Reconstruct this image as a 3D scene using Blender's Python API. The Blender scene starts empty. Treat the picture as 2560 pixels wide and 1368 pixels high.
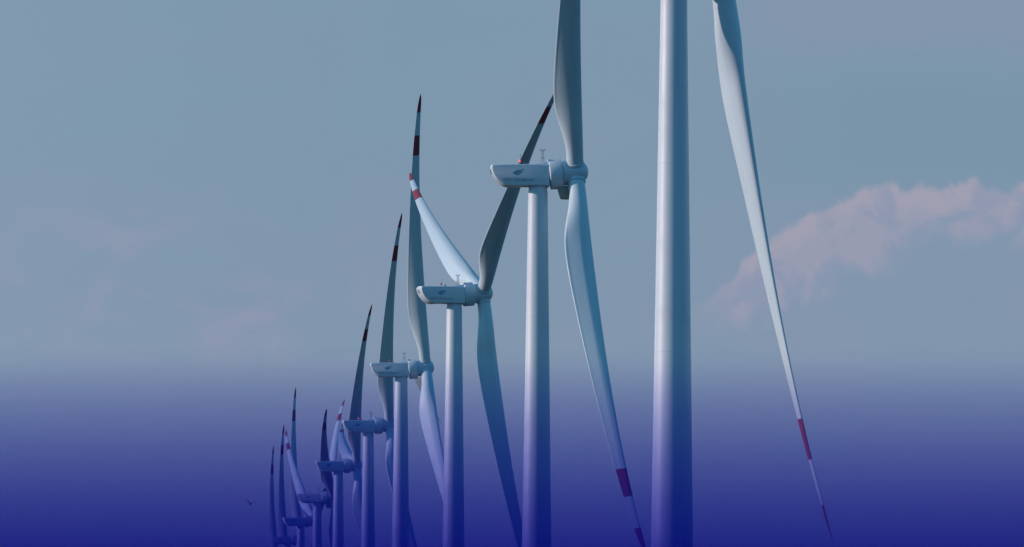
import bpy, bmesh, math, random
from mathutils import Vector, Matrix, noise

random.seed(7)
sc = bpy.context.scene
col = sc.collection
R = math.radians
PI = math.pi

# ------------------------------------------------------------------ camera constants
F = 14630.0            # focal length in pixels of a 2560 wide frame (10 degree telephoto)
HOR = 1850.0           # row of the eye-level horizon, below the frame
EYE = 2.0              # eye height, m
HUB = 80.0             # hub height, m
BL = 59.0              # blade tip radius, m
ROLL = R(0.20)

# ------------------------------------------------------------------ helpers
def nd(nt, t, **kw):
    n = nt.nodes.new(t)
    for k, v in kw.items():
        setattr(n, k, v)
    return n

def mathn(nt, op, a, b=None, c=None, clamp=False):
    n = nt.nodes.new('ShaderNodeMath'); n.operation = op; n.use_clamp = clamp
    for i, v in enumerate((a, b, c)):
        if v is None: continue
        if isinstance(v, (int, float)): n.inputs[i].default_value = v
        else: nt.links.new(v, n.inputs[i])
    return n.outputs[0]

def smooth(nt, v, a, b):
    n = nt.nodes.new('ShaderNodeMapRange'); n.interpolation_type = 'SMOOTHSTEP'; n.clamp = True
    nt.links.new(v, n.inputs['Value'])
    n.inputs['From Min'].default_value = a; n.inputs['From Max'].default_value = b
    n.inputs['To Min'].default_value = 0.0; n.inputs['To Max'].default_value = 1.0
    return n.outputs['Result']

def mixc(nt, fac, a, b):
    n = nt.nodes.new('ShaderNodeMix'); n.data_type = 'RGBA'
    for sock, v in ((n.inputs[0], fac), (n.inputs[6], a), (n.inputs[7], b)):
        if isinstance(v, (int, float)): sock.default_value = v
        elif isinstance(v, (tuple, list)): sock.default_value = (*v[:3], 1.0)
        else: nt.links.new(v, sock)
    return n.outputs[2]

def srgb(r, g, b):
    f = lambda c: c / 12.92 if c <= .04045 else ((c + .055) / 1.055) ** 2.4
    return (f(r / 255), f(g / 255), f(b / 255))

def link_mesh(name, bm, mat, parent=None, smooth_angle=35):
    bmesh.ops.recalc_face_normals(bm, faces=bm.faces[:])
    me = bpy.data.meshes.new(name)
    bm.to_mesh(me); bm.free()
    if mat:
        for m in (mat if isinstance(mat, (list, tuple)) else [mat]):
            me.materials.append(m)
    for p in me.polygons: p.use_smooth = True
    if smooth_angle is not None:
        me.set_sharp_from_angle(angle=R(smooth_angle))
    o = bpy.data.objects.new(name, me)
    col.objects.link(o)
    if parent: o.parent = parent
    return o

def loft(bm, rings, cap0=True, cap1=True, closed=True):
    vr = [[bm.verts.new(p) for p in ring] for ring in rings]
    n = len(rings[0])
    for a, b in zip(vr[:-1], vr[1:]):
        for i in range(n if closed else n - 1):
            j = (i + 1) % n
            bm.faces.new((a[i], a[j], b[j], b[i]))
    if cap0: bm.faces.new(vr[0][::-1])
    if cap1: bm.faces.new(vr[-1])
    return vr

def lathe(bm, prof, axis='Z', n=48, origin=(0, 0, 0), cap0=True, cap1=True):
    o = Vector(origin); rings = []
    for r, h in prof:
        ring = []
        for i in range(n):
            a = 2 * PI * i / n
            c, s = r * math.cos(a), r * math.sin(a)
            ring.append(o + (Vector((c, s, h)) if axis == 'Z' else Vector((h, c, s))))
        rings.append(ring)
    return loft(bm, rings, cap0, cap1)

def box(bm, cx, cy, cz, sx, sy, sz, bev=0.0):
    r = bmesh.ops.create_cube(bm, size=1.0)
    vs = r['verts']
    for v in vs:
        v.co = Vector((cx + v.co.x * sx, cy + v.co.y * sy, cz + v.co.z * sz))
    if bev:
        es = list({e for v in vs for e in v.link_edges})
        bmesh.ops.bevel(bm, geom=es, offset=bev, segments=2, affect='EDGES', profile=.5)

def rod(bm, p, q, r, n=8):
    p, q = Vector(p), Vector(q); d = (q - p).normalized()
    u = d.orthogonal().normalized(); w = d.cross(u)
    loft(bm, [[c + u * r * math.cos(2 * PI * i / n) + w * r * math.sin(2 * PI * i / n) for i in range(n)] for c in (p, q)])

# ------------------------------------------------------------------ materials
def new_mat(name):
    m = bpy.data.materials.new(name); m.use_nodes = True
    nt = m.node_tree
    return m, nt, nt.nodes['Principled BSDF']

PAINT = (0.47, 0.62, 0.72)

def paint(name, base, rough=0.42, streak='Z', dirt=0.10, bands=False, scale=1.0):
    """weathered gel-coat paint: faint blotches and runs, optional red warning bands along Z"""
    m, nt, b = new_mat(name)
    tc = nd(nt, 'ShaderNodeTexCoord')
    mp = nd(nt, 'ShaderNodeMapping')
    nt.links.new(tc.outputs['Object'], mp.inputs[0])
    mp.inputs['Scale'].default_value = (1.6, 1.6, 0.05) if streak == 'Z' else (0.5, 1.2, 0.5)
    n1 = nd(nt, 'ShaderNodeTexNoise'); n1.inputs['Scale'].default_value = 1.1 * scale; n1.inputs['Detail'].default_value = 5
    nt.links.new(mp.outputs[0], n1.inputs['Vector'])
    n2 = nd(nt, 'ShaderNodeTexNoise'); n2.inputs['Scale'].default_value = 0.35; n2.inputs['Detail'].default_value = 6
    nt.links.new(tc.outputs['Object'], n2.inputs['Vector'])
    f = mathn(nt, 'MULTIPLY', smooth(nt, n1.outputs[0], .45, .8), dirt)
    f = mathn(nt, 'ADD', f, mathn(nt, 'MULTIPLY', smooth(nt, n2.outputs[0], .5, .8), dirt * .7))
    dark = (base[0] * .55, base[1] * .56, base[2] * .55)
    c = mixc(nt, f, base, dark)
    if bands:
        sp = nd(nt, 'ShaderNodeSeparateXYZ'); nt.links.new(tc.outputs['Object'], sp.inputs[0])
        z = mathn(nt, 'DIVIDE', sp.outputs[2], BL)
        b1 = mathn(nt, 'MULTIPLY', mathn(nt, 'GREATER_THAN', z, .781), mathn(nt, 'LESS_THAN', z, .853))
        b2 = mathn(nt, 'GREATER_THAN', z, .934)
        red = mixc(nt, f, (0.25, 0.052, 0.080), (0.15, 0.042, 0.060))
        c = mixc(nt, mathn(nt, 'ADD', b1, b2), c, red)
    nt.links.new(c, b.inputs['Base Color'])
    rr = mathn(nt, 'ADD', mathn(nt, 'MULTIPLY', n2.outputs[0], .25), rough - .12)
    nt.links.new(rr, b.inputs['Roughness'])
    b.inputs['Diffuse Roughness'].default_value = .15
    return m

M_TOWER = paint('tower_paint', PAINT, .45, dirt=.22)
M_BODY = paint('nacelle_paint', PAINT, .42, streak='X', dirt=.16)
M_HUB = paint('hub_paint', (0.43, 0.59, 0.69), .40, streak='X', dirt=.16)
M_BLADE = paint('blade_gelcoat', (0.45, 0.63, 0.72), .38, dirt=.20, bands=True)

def plain(name, c, rough=.5, metal=0.0):
    m, nt, b = new_mat(name)
    tc = nd(nt, 'ShaderNodeTexCoord')
    n = nd(nt, 'ShaderNodeTexNoise'); n.inputs['Scale'].default_value = 3.0; n.inputs['Detail'].default_value = 4
    nt.links.new(tc.outputs['Object'], n.inputs['Vector'])
    nt.links.new(mixc(nt, n.outputs[0], tuple(v * .85 for v in c), tuple(min(1, v * 1.12) for v in c)), b.inputs['Base Color'])
    b.inputs['Roughness'].default_value = rough; b.inputs['Metallic'].default_value = metal
    return m

M_BLUE = plain('emblem_blue', (0.02, 0.28, 0.47), .5)
M_TEXT = plain('lettering_blue_grey', (0.17, 0.29, 0.36), .5)
M_DARK = plain('dark_opening', (0.03, 0.035, 0.04), .7)
M_STEEL = plain('mast_steel', (0.22, 0.24, 0.26), .45, .4)
M_REDLENS = plain('red_lens', (0.42, 0.05, 0.05), .3)
M_HATCH = plain('hatch_grey', (0.26, 0.27, 0.25), .6)
M_FEATHER = plain('bird_feathers', (0.003, 0.005, 0.010), .9)

m, nt, b = new_mat('lit_red_lamp'); M_LAMP = m
b.inputs['Base Color'].default_value = (0.6, 0.08, 0.07, 1)
b.inputs['Emission Color'].default_value = (1.0, 0.16, 0.13, 1)
b.inputs['Emission Strength'].default_value = 0.9

# ------------------------------------------------------------------ turbine proto, parts in the turbine's local frame (+X is upwind)
HUBX = 5.10
TILT = R(6.0)
CONE, PREB = 0.018, 0.050
ROTOR_ORG = Vector((HUBX, 0, HUB))

def tower_mesh():
    bm = bmesh.new()
    top = HUB - 2.05
    rad = lambda z: 2.43 - (2.43 - 1.32) * (z / top)
    prof = [(2.75, -.6), (2.75, .12), (rad(.12), .12)]
    for zs in (21.0, 41.2, 60.1):
        prof += [(rad(zs - .07), zs - .07), (rad(zs) + .013, zs - .055), (rad(zs) + .013, zs + .055), (rad(zs + .07), zs + .07)]
    z0 = top - .62
    prof += [(rad(z0), z0), (rad(z0) - .05, z0 + .02), (rad(top) - .05, top + .25)]
    lathe(bm, prof, 'Z', 72)
    return bm

def nacelle_mesh():
    """side profile swept across with a rounded plan at the rear"""
    bm = bmesh.new()
    # (x from tower axis, z relative to hub): going round, rear top first
    prof = [(-6.28, .78), (-6.40, .62), (-6.42, .35), (-6.34, .02), (-6.18, -.38), (-5.94, -.82), (-5.60, -1.26),
            (-5.16, -1.66), (-4.70, -1.94), (-4.25, -2.06), (-3.6, -2.06), (-2.7, -1.99), (-1.0, -2.00), (.6, -2.02),
            (1.50, -2.03), (1.50, -1.0), (1.50, .0), (1.50, .88), (.0, .90), (-2.5, .88), (-5.0, .83)]
    ys = [-1.70, -1.66, -1.5, -.8, 0, .8, 1.5, 1.66, 1.70]
    rings = []
    cz = -.5
    for y in ys:
        a = abs(y)
        ins = {1.70: .16, 1.66: .06, 1.5: .0}.get(round(a, 2), 0.0)
        bow = .30 * (1 - (a / 1.7) ** 2)
        ring = []
        for x, z in prof:
            rear = max(0.0, min(1.0, (-x - 4.2) / 2.0))
            xx = x - bow * rear * .55
            zz = z
            if z > .7: zz = z + .10 * (1 - (a / 1.7) ** 2) - ins
            elif z < -1.6: zz = z + ins
            if x < -4.0: xx += ins * rear
            ring.append((xx, y, HUB + zz))
        rings.append(ring)
    loft(bm, rings)
    return bm

def fairing_mesh():
    """sloped roof cowl rising to the generator ring"""
    bm = bmesh.new()
    rings = []
    for x, h, w in ((-1.05, .90, 1.0), (-.4, 1.06, 1.05), (.55, 1.22, 1.12), (1.18, 1.30, 1.15), (1.30, 1.34, 1.15), (1.36, 1.72, 1.15), (1.5, 1.74, 1.15)):
        rings.append([(x, -w, HUB + .80), (x, -w * .96, HUB + h - .06), (x, -w * .85, HUB + h), (x, w * .85, HUB + h), (x, w * .96, HUB + h - .06), (x, w, HUB + .80)])
    loft(bm, rings)
    return bm

def generator_mesh():
    bm = bmesh.new()     # axis +X, origin at rotor centre
    lathe(bm, [(1.7, -3.62), (1.96, -3.56), (2.05, -3.48), (2.07, -3.38), (2.07, -1.92), (2.04, -1.84), (1.92, -1.80), (1.2, -1.80)], 'X', 80)
    return bm

def hub_mesh():
    bm = bmesh.new()
    prof = [(1.40, -1.82), (1.50, -1.78), (1.62, -1.70), (1.66, -1.2), (1.70, -.6), (1.77, 0)]
    for k in range(1, 13):
        a = k / 12 * PI / 2
        prof.append((max(.02, 1.77 * math.cos(a)), 1.82 * math.sin(a)))
    lathe(bm, prof, 'X', 72)
    # collars round the three blade roots
    for ph in (0, 120, 240):
        M = Matrix.Rotation(R(ph), 4, 'X')
        rings = []
        for r, h in ((1.24, 1.0), (1.24, 1.60), (1.28, 1.63), (1.28, 1.70), (1.24, 1.73), (1.16, 1.73)):
            rings.append([M @ Vector((r * math.cos(2 * PI * i / 48), r * math.sin(2 * PI * i / 48), h)) for i in range(48)])
        loft(bm, rings)
    return bm

CH = [(0, 2.30), (.03, 2.30), (.055, 2.32), (.085, 2.55), (.115, 2.98), (.145, 3.42), (.175, 3.74), (.205, 3.86), (.24, 3.84), (.30, 3.62),
      (.40, 3.14), (.50, 2.66), (.60, 2.22), (.70, 1.82), (.80, 1.44), (.88, 1.10), (.93, .92), (.965, .72), (.985, .50), (.996, .20), (1.0, .07)]
TH = [(0, 1.0), (.055, 1.0), (.085, .86), (.115, .68), (.145, .53), (.175, .47), (.205, .44), (.24, .41), (.30, .37), (.40, .32), (.60, .25), (.80, .21), (1.0, .18)]
TW = [(0, 96), (.10, 96), (.205, 93), (.35, 87), (.5, 82), (.7, 76), (1.0, 70)]

def lerp_tab(t, x):
    for (a, va), (b_, vb) in zip(t[:-1], t[1:]):
        if x <= b_:
            k = (x - a) / (b_ - a)
            return va + (vb - va) * k
    return t[-1][1]

def smooth_tab(t, x, w=.012):
    return sum(lerp_tab(t, min(1, max(0, x + d * w))) for d in (-1, -.5, 0, .5, 1)) / 5

def blade_mesh(pitch=0.0):
    bm = bmesh.new()
    N = 28
    rs = [.020, .026, .04, .055] + [.055 + .0125 * k for k in range(1, 24)] + [.35 + .025 * k for k in range(1, 24)] + [.94, .955, .97, .98, .988, .994, .998, 1.0]
    rs = sorted(set(round(r, 4) for r in rs if r <= 1))
    rings = []
    for r in rs:
        c = smooth_tab(CH, r) if r < .9 else lerp_tab(CH, r)
        t = smooth_tab(TH, r); th = R(lerp_tab(TW, r) - pitch)
        k = max(0.0, min(1.0, (r - .05) / .15)); k = k * k * (3 - 2 * k)     # circle -> aerofoil
        off = 1.15 + (.30 * 2.2 - 1.15) * max(0, min(1, (r - .06) / .5))       # leading edge ahead of the pitch axis
        if r > .56: off = .66 * max(.0, 1 - (r - .56) * 1.30)
        if r > .93: off *= 1.0
        off = min(off, c * .5)
        ring = []
        for i in range(2 * N):
            a = PI * i / N                      # 0 = trailing edge, PI = leading edge
            s = .5 * (1 + math.cos(a))          # chord fraction, 1 at TE
            sg = 1 if a <= PI else -1
            # circle
            xc, yc = s, sg * math.sqrt(max(0, s * (1 - s))) * 1.0
            # aerofoil: nose to max thickness at 36 percent, then straight to a blunt tail
            m_ = .43
            if s < m_:
                q = (m_ - s) / m_
                h = math.sqrt(max(0, 1 - q * q))
            else:
                q = (s - m_) / (1 - m_)
                h = 1 - q * q * .35 - .585 * q
            if s > .90: h = .257 * math.sqrt(max(0, 1 - ((s - .90) / .10) ** 2))   # rounded blunt tail
            yt = .5 * t * max(h, 0)
            camber = .03 * 4 * s * (1 - s)
            ya = sg * yt * (1.0 if sg > 0 else .92) + camber
            xx = xc; yy = yc * (1 - k) + ya * k
            X = (off - xx * c)                   # along LE direction, + = leading edge
            Y = yy * c
            # leading edge points to -t / +axis : chord dir LE = sin(th) X - cos(th) T, with T = -Y local
            le = Vector((math.sin(th), math.cos(th), 0))
            nn = Vector((math.cos(th), -math.sin(th), 0))   # section normal, towards the viewer for a raised blade
            p = le * X + nn * Y
            p.x += (CONE * r + PREB * r ** 3) * BL
            p.z = r * BL
            ring.append(p)
        rings.append(ring)
    loft(bm, rings)
    return bm

def mast_mesh():
    bm = bmesh.new()
    z0 = HUB + 1.18; x0 = .62
    for y in (-.28, .28):
        for dx in (-.22, .22):
            rod(bm, (x0 + dx, y, z0), (x0 + dx * .5, y * .5, z0 + 1.75), .022, 6)
    for zz, k in ((.75, .8), (1.75, .5)):
        for y in (-.28 * k, .28 * k):
            rod(bm, (x0 - .24 * k, y, z0 + zz), (x0 + .24 * k, y, z0 + zz), .024, 6)
    rod(bm, (x0 - .34, 0, z0 + 1.75), (x0 + .34, 0, z0 + 1.75), .03, 6)
    rod(bm, (x0 - .3, 0, z0 + 1.75), (x0 - .3, 0, z0 + 1.98), .05, 8)
    rod(bm, (x0 + .3, 0, z0 + 1.75), (x0 + .3, 0, z0 + 1.95), .06, 8)
    rod(bm, (x0, 0, z0 - .1), (x0, 0, z0 + 2.1), .026, 6)
    return bm

LAMPX = -2.55
def lamp_post_mesh():
    bm = bmesh.new()
    z0 = HUB + .86
    rod(bm, (LAMPX, -.5, z0), (LAMPX, -.5, z0 + .42), .07)
    rod(bm, (LAMPX - .14, -.5, z0 + .38), (LAMPX + .14, -.5, z0 + .38), .05)
    rod(bm, (LAMPX + .1, -.5, z0 + .38), (LAMPX + .12, -.5, z0 + 1.6), .025, 6)
    box(bm, LAMPX + .75, -.4, z0 + .18, .30, .3, .42, .03)
    return bm

def lamp_lens_mesh():
    bm = bmesh.new()
    z0 = HUB + .86 + .40
    prof = [(.11, .0), (.13, .05), (.13, .20), (.11, .29), (.07, .33), (.01, .35)]
    lathe(bm, prof, 'Z', 20, (LAMPX, -.5, z0))
    return bm

def vent_mesh(y):
    bm = bmesh.new()
    # set into the rear face, following its slope, 2 cm proud
    rings = []
    for z, x in ((.34, -6.415), (.10, -6.36), (-.12, -6.29), (-.34, -6.20)):
        x -= .30 * (1 - (y / 1.7) ** 2) * .55
        rings.append([(x - .025, y - .15, HUB + z), (x + .08, y - .15, HUB + z), (x + .08, y + .15, HUB + z), (x - .025, y + .15, HUB + z)])
    loft(bm, rings)
    return bm

def hatch_mesh():
    bm = bmesh.new()
    rings = []
    for z, x0, x1, w in ((-1.9, 2.62, 4.5, .75), (-2.3, 2.70, 4.5, .72), (-3.5, 3.05, 4.45, .55), (-3.72, 3.22, 4.4, .5)):
        rings.append([(x0, -w, HUB + z), (x1, -w, HUB + z), (x1, w, HUB + z), (x0, w, HUB + z)])
    loft(bm, rings)
    return bm

YS = -1.712
def emblem_mesh():
    """leaning blue swoosh: three stacked curved strokes over a small globe"""
    bm = bmesh.new()
    cx, cz = -2.78, HUB - .24
    def stroke(pts, d=.022):
        top = [(cx + x, YS + .004, cz + zt) for x, zt, zb in pts]
        bot = [(cx + x, YS + .004, cz + zb) for x, zt, zb in pts]
        fr = [bm.verts.new((x, y - d, z)) for x, y, z in top]; fb = [bm.verts.new((x, y - d, z)) for x, y, z in bot]
        br = [bm.verts.new((x, y + d, z)) for x, y, z in top]; bb = [bm.verts.new((x, y + d, z)) for x, y, z in bot]
        for i in range(len(pts) - 1):
            bm.faces.new((fr[i], fr[i + 1], fb[i + 1], fb[i])); bm.faces.new((br[i + 1], br[i], bb[i], bb[i + 1]))
            bm.faces.new((fr[i + 1], fr[i], br[i], br[i + 1])); bm.faces.new((fb[i], fb[i + 1], bb[i + 1], bb[i]))
        bm.faces.new((fr[0], fb[0], bb[0], br[0])); bm.faces.new((fr[-1], br[-1], bb[-1], fb[-1]))
    stroke([(-.50, .16, .13), (-.30, .27, .19), (.0, .35, .25), (.35, .385, .29), (.66, .44, .32), (.80, .46, .38)])
    stroke([(-.78, -.03, -.07), (-.55, .10, -.06), (-.2, .185, .03), (.2, .215, .09), (.50, .23, .13), (.60, .22, .17)])
    stroke([(-.74, -.13, -.17), (-.5, -.10, -.24), (-.15, -.02, -.24), (.2, .035, -.17), (.45, .06, -.07), (.52, .05, .02)])
    stroke([(-.42, -.29, -.31), (-.2, -.285, -.38), (.05, -.245, -.36), (.18, -.22, -.27)])
    return bm

def text_mesh():
    cu = bpy.data.curves.new('lettering', 'FONT')
    cu.body = 'XEMC Windpower'
    cu.size = .60; cu.align_x = 'CENTER'; cu.extrude = .012; cu.resolution_u = 2
    ob = bpy.data.objects.new('lettering_tmp', cu); col.objects.link(ob)
    dg = bpy.context.evaluated_depsgraph_get()
    me = bpy.data.meshes.new_from_object(ob.evaluated_get(dg))
    me.transform(Matrix.Translation((-2.75, YS + .002, HUB - 1.42)) @ Matrix.Rotation(PI / 2, 4, 'X') @ Matrix.Diagonal((.93, 1, 1, 1)))
    bpy.data.objects.remove(ob); bpy.data.curves.remove(cu)
    me.materials.clear(); me.materials.append(M_TEXT)
    return me

def rotor_matrix(phi_deg, extra=0.0):
    return Matrix.Translation(ROTOR_ORG) @ Matrix.Rotation(-TILT - R(extra), 4, 'Y') @ Matrix.Rotation(R(phi_deg), 4, 'X')

GROUP = 'wind turbines standing in one receding row'

def make_turbine():
    root = bpy.data.objects.new('wind_turbine', None); col.objects.link(root)
    root.empty_display_size = 5
    root['category'] = 'wind turbine'; root['group'] = GROUP
    link_mesh('tower', tower_mesh(), M_TOWER, root, 12)
    nac = link_mesh('nacelle', nacelle_mesh(), M_BODY, root, 30)
    link_mesh('roof_cowl', fairing_mesh(), M_BODY, nac, 30)
    link_mesh('emblem', emblem_mesh(), M_BLUE, nac)
    t = bpy.data.objects.new('lettering', text_mesh()); col.objects.link(t); t.parent = nac
    for y in (-.38, .38):
        link_mesh('rear_vent', vent_mesh(y), M_DARK, nac)
    g = link_mesh('generator_ring', generator_mesh(), M_BODY, root, 30)
    g.matrix_basis = Matrix.Translation(ROTOR_ORG) @ Matrix.Rotation(-TILT, 4, 'Y')
    link_mesh('hub', hub_mesh(), M_HUB, root, 30)
    bme = blade_mesh()
    b0 = link_mesh('blade', bme, M_BLADE, root, 50)
    for k in range(2):
        c = b0.copy(); col.objects.link(c); c.parent = root
    link_mesh('weather_mast', mast_mesh(), M_STEEL, root)
    wl = link_mesh('warning_light', lamp_post_mesh(), M_STEEL, root)
    link_mesh('lens', lamp_lens_mesh(), M_REDLENS, wl)
    return root

def kids(o):
    return [c for c in col.objects if c.parent == o]

def copy_tree(o, parent=None):
    c = o.copy(); col.objects.link(c)
    if parent: c.parent = parent
    for ch in kids(o):
        copy_tree(ch, c)
    return c

# per turbine: (tower axis px x, hub px y, yaw, azimuth of first blade, lamp lit, open hatch, label)
T = [
 (1685,  -84,  0.420, 179.2, 84, False, False, 'nearest and tallest wind turbine, thick white tower running out of the top of the frame'),
 (1345,  430,  0.045,  35.3, (3, -10, 0), True,  True,  'white wind turbine with a red lamp glowing on its roof, second tower from the right'),
 (1136,  731,  0.285,  55.8, (0, -8, -36), False, False, 'wind turbine with two raised blades in a wide V, one dark, one sunlit'),
 (1003,  919,  0.040,  21.5, (2, 24, 28), False, False, 'wind turbine with one blade almost straight up, just left of the V shaped rotor'),
 ( 921, 1061,  0.150,  33.2, (2, -12, 0), True,  False, 'wind turbine with a red lamp on its roof, fifth tower, nacelle in blue haze'),
 ( 846, 1162,  0.140,  44.0,  4, False, False, 'blue tinted wind turbine with a slim dark blade leaning right, sixth tower from the right'),
 ( 793, 1242, -0.035,  65.0, (0, 0, -30), False, True,  'wind turbine deep in haze with a short dark blade left, thin white blade right'),
 ( 752, 1301,  0.267, -54.2, (-34, 0, 0), False, False, 'small distant wind turbine low in the haze, pale blade slanting up to the left'),
 ( 719, 1348,  0.050,   2.0,  0, False, False, 'far wind turbine with its nacelle at the bottom edge under one tall upright blade'),
 ( 688, 1398,  0.080,  12.6,  0, False, False, 'far wind turbine showing only an upright blade, second such blade from the left'),
 ( 667, 1431,  0.050,   3.0,  0, False, False, 'farthest tall upright blade at the left end of the turbine row'),
]

def place(x, y):
    """pixel of the tower axis at hub height -> ground position"""
    dx, dy = x - 1280, HOR - y
    X = dx * math.cos(ROLL) - dy * math.sin(ROLL); Y = dx * math.sin(ROLL) + dy * math.cos(ROLL)
    D = F * (HUB - EYE) / Y
    return X / F * D, D

proto = make_turbine()
roots = []
for i, row in enumerate(T):
    roots.append(proto if i == 0 else copy_tree(proto))
hatch_me = None; pitched = {}
for r, (px, py, yaw, ph, dp, lit, hat, lab) in zip(roots, T):
    X, D = place(px, py)
    r.location = (X, D, 0); r.rotation_euler = (0, 0, yaw)
    r['label'] = lab
    n = 0
    for c in kids(r):
        nm = c.name.split('.')[0]
        if nm == 'blade':
            dq = dp[n] if isinstance(dp, tuple) else dp
            if dq not in pitched:
                me = bpy.data.meshes.new('blade'); bb = blade_mesh(dq)
                bmesh.ops.recalc_face_normals(bb, faces=bb.faces[:]); bb.to_mesh(me); bb.free()
                me.materials.append(M_BLADE)
                for p in me.polygons: p.use_smooth = True
                me.set_sharp_from_angle(angle=R(50))
                pitched[dq] = me
            c.data = pitched[dq]
            c.matrix_basis = rotor_matrix(ph + 120 * n, 2.5 if px > 1600 else (-1.5 if px > 1300 else 0)); n += 1
        elif nm == 'hub':
            c.matrix_basis = rotor_matrix(ph)
        elif nm == 'warning_light' and lit:
            for q in kids(c):
                q.data = q.data.copy(); q.data.materials.clear(); q.data.materials.append(M_LAMP)
                q['label'] = 'glowing red lens'
    if hat:
        if hatch_me is None:
            h = link_mesh('service_hatch', hatch_mesh(), M_HATCH, r); hatch_me = h.data
        else:
            h = bpy.data.objects.new('service_hatch', hatch_me); col.objects.link(h); h.parent = r

# ------------------------------------------------------------------ bird
def bird_mesh():
    bm = bmesh.new()
    # body: slim spindle pointing left and slightly down
    rings = []
    for t_, r_ in ((-.28, .015), (-.23, .04), (-.16, .06), (-.05, .088), (.06, .078), (.15, .05), (.24, .03), (.34, .045)):
        sq = .45 if t_ > .2 else 1
        rings.append([(t_, r_ * math.cos(2 * PI * i / 10), r_ * sq * math.sin(2 * PI * i / 10)) for i in range(10)])
    loft(bm, rings)
    # wings raised in a V with a bent wrist
    for sg in (-1, 1):
        st = [(.03, .0, .03, .26, .035), (.16, .0, .17, .25, .032), (.30, -.02, .27, .21, .028), (.42, .03, .33, .15, .02), (.52, .08, .36, .06, .010)]
        rr = []
        for y, x, z, c, th in st:
            rr.append([(x - c * .45, sg * y, z), (x - c * .1, sg * y, z + th), (x + c * .55, sg * y, z), (x - c * .1, sg * y, z - th * .6)])
        loft(bm, rr)
    return bm

D = 288.0
bird = link_mesh('bird', bird_mesh(), M_FEATHER, None, 60)
bird.location = ((624.5 - 1280) / F * D, D, EYE + (HOR - 1263) / F * D)
bird.rotation_euler = (R(10), R(-18), R(72)); bird.scale = (.47, .47, .47)
bird['label'] = 'dark bird flying with raised wings in the blue haze left of the turbines'
bird['category'] = 'bird'

# ------------------------------------------------------------------ ground
m, nt, b = new_mat('pasture')
tc = nd(nt, 'ShaderNodeTexCoord')
n1 = nd(nt, 'ShaderNodeTexNoise'); n1.inputs['Scale'].default_value = .02; n1.inputs['Detail'].default_value = 8
nt.links.new(tc.outputs['Object'], n1.inputs['Vector'])
nt.links.new(mixc(nt, n1.outputs[0], (.006, .020, .024), (.014, .032, .034)), b.inputs['Base Color'])
b.inputs['Roughness'].default_value = .95
bm = bmesh.new()
G = 16
for iy in range(G + 1):
    for ix in range(G + 1):
        x = (ix / G - .5) * 24000; y = -4000 + iy / G * 24000
        bm.verts.new((x, y, 0))
bm.verts.ensure_lookup_table()
for iy in range(G):
    for ix in range(G):
        a = iy * (G + 1) + ix
        bm.faces.new([bm.verts[k] for k in (a, a + 1, a + G + 2, a + G + 1)])
g = link_mesh('ground', bm, m, None); g['kind'] = 'structure'

# ------------------------------------------------------------------ made-up blue volume in front of the row, standing in for a colour overlay
OVERLAY_W = [(.0665, 0.0), (.0642, .018), (.0620, .065), (.0581, .16), (.0513, .335), (.0444, .54), (.0376, .785), (.0349, .895), (.0330, 1.0), (.020, 1.75), (.004, 2.55)]
def overlay_section(k):
    """cross-section (y, z) of the added volume, shaped to the blue gradient: a concave ridge, its thickness growing towards the ground; k = height factor"""
    front, back = [], []
    for sl, w_ in OVERLAY_W:
        W = 190.0 * w_
        yf, yb = 300 - .55 * W, 300 + .45 * W
        front.append((yf, EYE + sl * yf)); back.append((yb, EYE + sl * yb))
    pts = [(front[-1][0] - 4, .02)] + front[::-1] + back[1:] + [(back[-1][0] + 30, .02)]
    return [(y, .02 + (z - .02) * k) for y, z in pts]
bm = bmesh.new()
rings = []
xs = [-620, -560, -480, -380, -260, -140, -70, -30, 0, 30, 70, 140, 260, 380, 480, 560, 620]
for x in xs:
    k = max(.04, 1 - (abs(x) / 620) ** 4)
    k *= 1 + .012 * math.sin(x * .021 + 1.0) + (.004 * math.sin(x * .11))
    rings.append([(x, y, z) for y, z in overlay_section(k)])
loft(bm, rings)
m = bpy.data.materials.new('blue_overlay_volume'); m.use_nodes = True
nt = m.node_tree; nt.nodes.clear()
out = nd(nt, 'ShaderNodeOutputMaterial'); pv = nd(nt, 'ShaderNodeVolumePrincipled')
pv.inputs['Color'].default_value = (.006, .007, .20, 1)
pv.inputs['Density'].default_value = .0150
pv.inputs['Absorption Color'].default_value = (0, 0, .36, 1)
nt.links.new(pv.outputs[0], out.inputs['Volume'])
hz = link_mesh('overlay', bm, m, None, None)
hz['kind'] = 'stuff'
hz['label'] = 'deep blue haze built as an added volume in front of the turbines'

# ------------------------------------------------------------------ sun and sky
SUN_EL, BETA = 16.0, -1.5       # elevation; the sun stands left, this many degrees beyond square to the view
s = Vector((-math.cos(R(BETA)) * math.cos(R(SUN_EL)), math.sin(R(BETA)) * math.cos(R(SUN_EL)), math.sin(R(SUN_EL))))
ld = bpy.data.lights.new('sun', 'SUN'); ld.energy = 4.1; ld.angle = R(.55); ld.color = (1.0, .68, .62)
lo = bpy.data.objects.new('sun', ld); col.objects.link(lo)
lo.rotation_euler = s.to_track_quat('Z', 'Y').to_euler(); lo.location = (-300, 200, 200)

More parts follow.
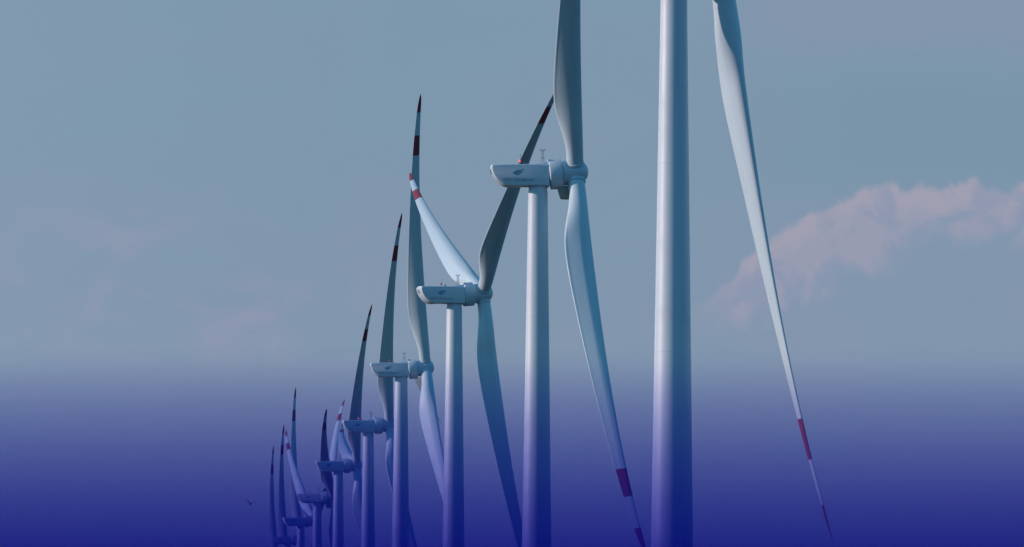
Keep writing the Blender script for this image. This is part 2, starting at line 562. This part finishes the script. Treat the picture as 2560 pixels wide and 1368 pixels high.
w = bpy.data.worlds.new('World'); sc.world = w; w.use_nodes = True
nt = w.node_tree; nt.nodes.clear()
out = nd(nt, 'ShaderNodeOutputWorld')
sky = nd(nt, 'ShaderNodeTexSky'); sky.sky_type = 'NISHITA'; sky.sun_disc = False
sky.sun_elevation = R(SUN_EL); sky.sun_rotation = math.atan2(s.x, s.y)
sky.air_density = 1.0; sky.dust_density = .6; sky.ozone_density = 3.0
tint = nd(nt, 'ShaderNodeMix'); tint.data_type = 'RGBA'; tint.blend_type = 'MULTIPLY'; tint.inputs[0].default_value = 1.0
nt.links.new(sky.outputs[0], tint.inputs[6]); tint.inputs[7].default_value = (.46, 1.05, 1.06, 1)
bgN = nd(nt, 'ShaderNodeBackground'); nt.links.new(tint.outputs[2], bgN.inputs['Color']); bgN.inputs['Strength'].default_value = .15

tc = nd(nt, 'ShaderNodeTexCoord')
sp = nd(nt, 'ShaderNodeSeparateXYZ'); nt.links.new(tc.outputs['Generated'], sp.inputs[0])
az = mathn(nt, 'ARCTAN2', sp.outputs[0], sp.outputs[1])                 # azimuth, radians, 0 = down the view
hyp = mathn(nt, 'SQRT', mathn(nt, 'ADD', mathn(nt, 'MULTIPLY', sp.outputs[0], sp.outputs[0]), mathn(nt, 'MULTIPLY', sp.outputs[1], sp.outputs[1])))
el = mathn(nt, 'ARCTAN2', sp.outputs[2], hyp)
# hundredths of a degree-ish working units: 1 unit = 1/14630 rad
U = mathn(nt, 'MULTIPLY', az, F)
V = mathn(nt, 'MULTIPLY', el, F)
cv = nd(nt, 'ShaderNodeCombineXYZ'); nt.links.new(U, cv.inputs[0]); nt.links.new(V, cv.inputs[1])
P = cv.outputs[0]

def fbm(scale, detail=6, rough=.5, dist=0.0, off=(0, 0, 0), stretch=(1, 1, 1)):
    mp = nd(nt, 'ShaderNodeMapping'); nt.links.new(P, mp.inputs[0])
    mp.inputs['Location'].default_value = off; mp.inputs['Scale'].default_value = tuple(scale * q for q in stretch)
    n = nd(nt, 'ShaderNodeTexNoise'); n.inputs['Scale'].default_value = 1.0
    n.inputs['Detail'].default_value = detail; n.inputs['Roughness'].default_value = rough; n.inputs['Distortion'].default_value = dist
    nt.links.new(mp.outputs[0], n.inputs['Vector'])
    return n.outputs[0]

# clear low sky: teal higher up, lilac lower, with soft uneven patches
TEAL, LILAC, PINK = srgb(124, 152, 173), srgb(132, 149, 174), srgb(141, 149, 175)
lo_f = smooth(nt, V, 1900, 900)
patch = smooth(nt, fbm(1 / 620, 4, .55, .3, (3, 7, 0), (1, 1.5, 1)), .33, .68)
f1 = mathn(nt, 'MULTIPLY', patch, .38)
f1 = mathn(nt, 'ADD', f1, mathn(nt, 'MULTIPLY', lo_f, .55), clamp=True)
c = mixc(nt, f1, TEAL, LILAC)
# faint pinkish veil low on the left
veil = smooth(nt, fbm(1 / 260, 6, .55, .5, (1.3, 4.1, 0), (1, 1.5, 1)), .44, .70)
vb = mathn(nt, 'MULTIPLY', smooth(nt, V, 820, 1060), smooth(nt, V, 1420, 1180))
vb = mathn(nt, 'MULTIPLY', vb, smooth(nt, U, -150, -620))
c = mixc(nt, mathn(nt, 'MULTIPLY', mathn(nt, 'MULTIPLY', veil, vb), .85), c, srgb(144, 151, 177))
# lighter towards the left
c = mixc(nt, mathn(nt, 'MULTIPLY', smooth(nt, U, -400, -1600), .25), c, srgb(140, 164, 184))

tp = mathn(nt, 'MULTIPLY', smooth(nt, U, 300, 800), smooth(nt, V, 1640, 1800))
c = mixc(nt, mathn(nt, 'MULTIPLY', tp, .7), c, srgb(134, 148, 174))
tq = mathn(nt, 'MULTIPLY', smooth(nt, U, 200, 1000), mathn(nt, 'MULTIPLY', smooth(nt, V, 1300, 1450), smooth(nt, V, 1760, 1560)))
c = mixc(nt, mathn(nt, 'MULTIPLY', tq, .75), c, srgb(120, 148, 168))

# the cumulus on the right: its crest line by azimuth, billowed with noise
CREST = [(400, 1085), (470, 1100), (540, 1140), (575, 1200), (625, 1245), (690, 1290), (760, 1322), (830, 1345), (880, 1382), (945, 1392), (970, 1372),
         (1010, 1388), (1060, 1372), (1100, 1385), (1150, 1402), (1185, 1375), (1230, 1365), (1260, 1388), (1300, 1415), (1400, 1440), (1700, 1460)]
u0, u1 = CREST[0][0], CREST[-1][0]
mr = nd(nt, 'ShaderNodeMapRange'); mr.clamp = True
nt.links.new(U, mr.inputs[0]); mr.inputs[1].default_value = u0; mr.inputs[2].default_value = u1
ramp = nd(nt, 'ShaderNodeValToRGB'); nt.links.new(mr.outputs[0], ramp.inputs[0])
cr = ramp.color_ramp; cr.interpolation = 'EASE'
v0, v1 = 1000.0, 1500.0
for i, (u, v) in enumerate(CREST):
    pos = (u - u0) / (u1 - u0); g_ = (v - v0) / (v1 - v0)
    e = cr.elements[0] if i == 0 else (cr.elements[1] if i == 1 else cr.elements.new(pos))
    e.position = pos; e.color = (g_, g_, g_, 1)
crest = mathn(nt, 'ADD', mathn(nt, 'MULTIPLY', ramp.outputs[0], v1 - v0), v0)
BASE = [(400, 1040), (470, 1045), (575, 1050), (650, 1070), (760, 1110), (870, 1170), (960, 1190), (1030, 1235), (1100, 1265), (1160, 1262), (1230, 1238), (1300, 1225), (1700, 1250)]
ramp2 = nd(nt, 'ShaderNodeValToRGB'); nt.links.new(mr.outputs[0], ramp2.inputs[0])
cr = ramp2.color_ramp; cr.interpolation = 'EASE'
for i, (u, v) in enumerate(BASE):
    pos = (u - u0) / (u1 - u0); g_ = (v - v0) / (v1 - v0)
    e = cr.elements[0] if i == 0 else (cr.elements[1] if i == 1 else cr.elements.new(pos))
    e.position = pos; e.color = (g_, g_, g_, 1)
base = mathn(nt, 'ADD', mathn(nt, 'MULTIPLY', ramp2.outputs[0], v1 - v0), v0)
bil = mathn(nt, 'ADD', mathn(nt, 'MULTIPLY', mathn(nt, 'SUBTRACT', fbm(1 / 60, 5, .55, .6), .5), 44),
            mathn(nt, 'MULTIPLY', mathn(nt, 'SUBTRACT', fbm(1 / 18, 3, .5), .5), 16))
depth = mathn(nt, 'SUBTRACT', mathn(nt, 'ADD', crest, bil), V)        # how far below the crest
edge = smooth(nt, depth, -9, 20)
body = fbm(1 / 120, 5, .55, .7, (0.4, 2.2, 0))
above = mathn(nt, 'ADD', mathn(nt, 'SUBTRACT', V, base), mathn(nt, 'MULTIPLY', mathn(nt, 'SUBTRACT', body, .5), 190))
fade = smooth(nt, above, -45, 60)
lump = smooth(nt, body, .40, .60)
crown = smooth(nt, depth, 95, 10)                                     # the sunlit crest
lit = mathn(nt, 'ADD', mathn(nt, 'MULTIPLY', lump, .65), mathn(nt, 'MULTIPLY', crown, .45), clamp=True)
dens = mathn(nt, 'MULTIPLY', mathn(nt, 'MULTIPLY', edge, fade), mathn(nt, 'ADD', mathn(nt, 'MULTIPLY', lit, .40), .60), clamp=True)
dens = mathn(nt, 'MULTIPLY', dens, smooth(nt, U, 400, 560))
ccol = mixc(nt, lit, srgb(145, 152, 178), srgb(162, 160, 178))
c = mixc(nt, mathn(nt, 'MULTIPLY', dens, .95), c, ccol)

bgB = nd(nt, 'ShaderNodeBackground'); nt.links.new(c, bgB.inputs['Color']); bgB.inputs['Strength'].default_value = 1.0
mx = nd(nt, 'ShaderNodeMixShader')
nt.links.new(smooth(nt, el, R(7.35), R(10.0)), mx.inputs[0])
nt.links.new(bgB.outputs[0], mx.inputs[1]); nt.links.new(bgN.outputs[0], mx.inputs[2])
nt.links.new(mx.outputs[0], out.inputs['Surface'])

# ------------------------------------------------------------------ camera
cd = bpy.data.cameras.new('camera'); cam = bpy.data.objects.new('camera', cd); col.objects.link(cam)
cd.sensor_fit = 'HORIZONTAL'; cd.sensor_width = 36.0; cd.lens = 36.0 * F / 2560
cd.shift_y = (HOR - 684) / 2560.0
cd.clip_start = 1.0; cd.clip_end = 40000
cam.location = (0, 0, EYE)
cam.matrix_world = Matrix.Translation((0, 0, EYE)) @ Matrix.Rotation(R(90), 4, 'X') @ Matrix.Rotation(ROLL, 4, 'Z')
sc.camera = cam

vs = sc.view_settings
vs.view_transform = 'Standard'; vs.look = 'None'; vs.exposure = 0; vs.gamma = 1
sc.cycles.use_denoising = True
sc.cycles.max_bounces = 6
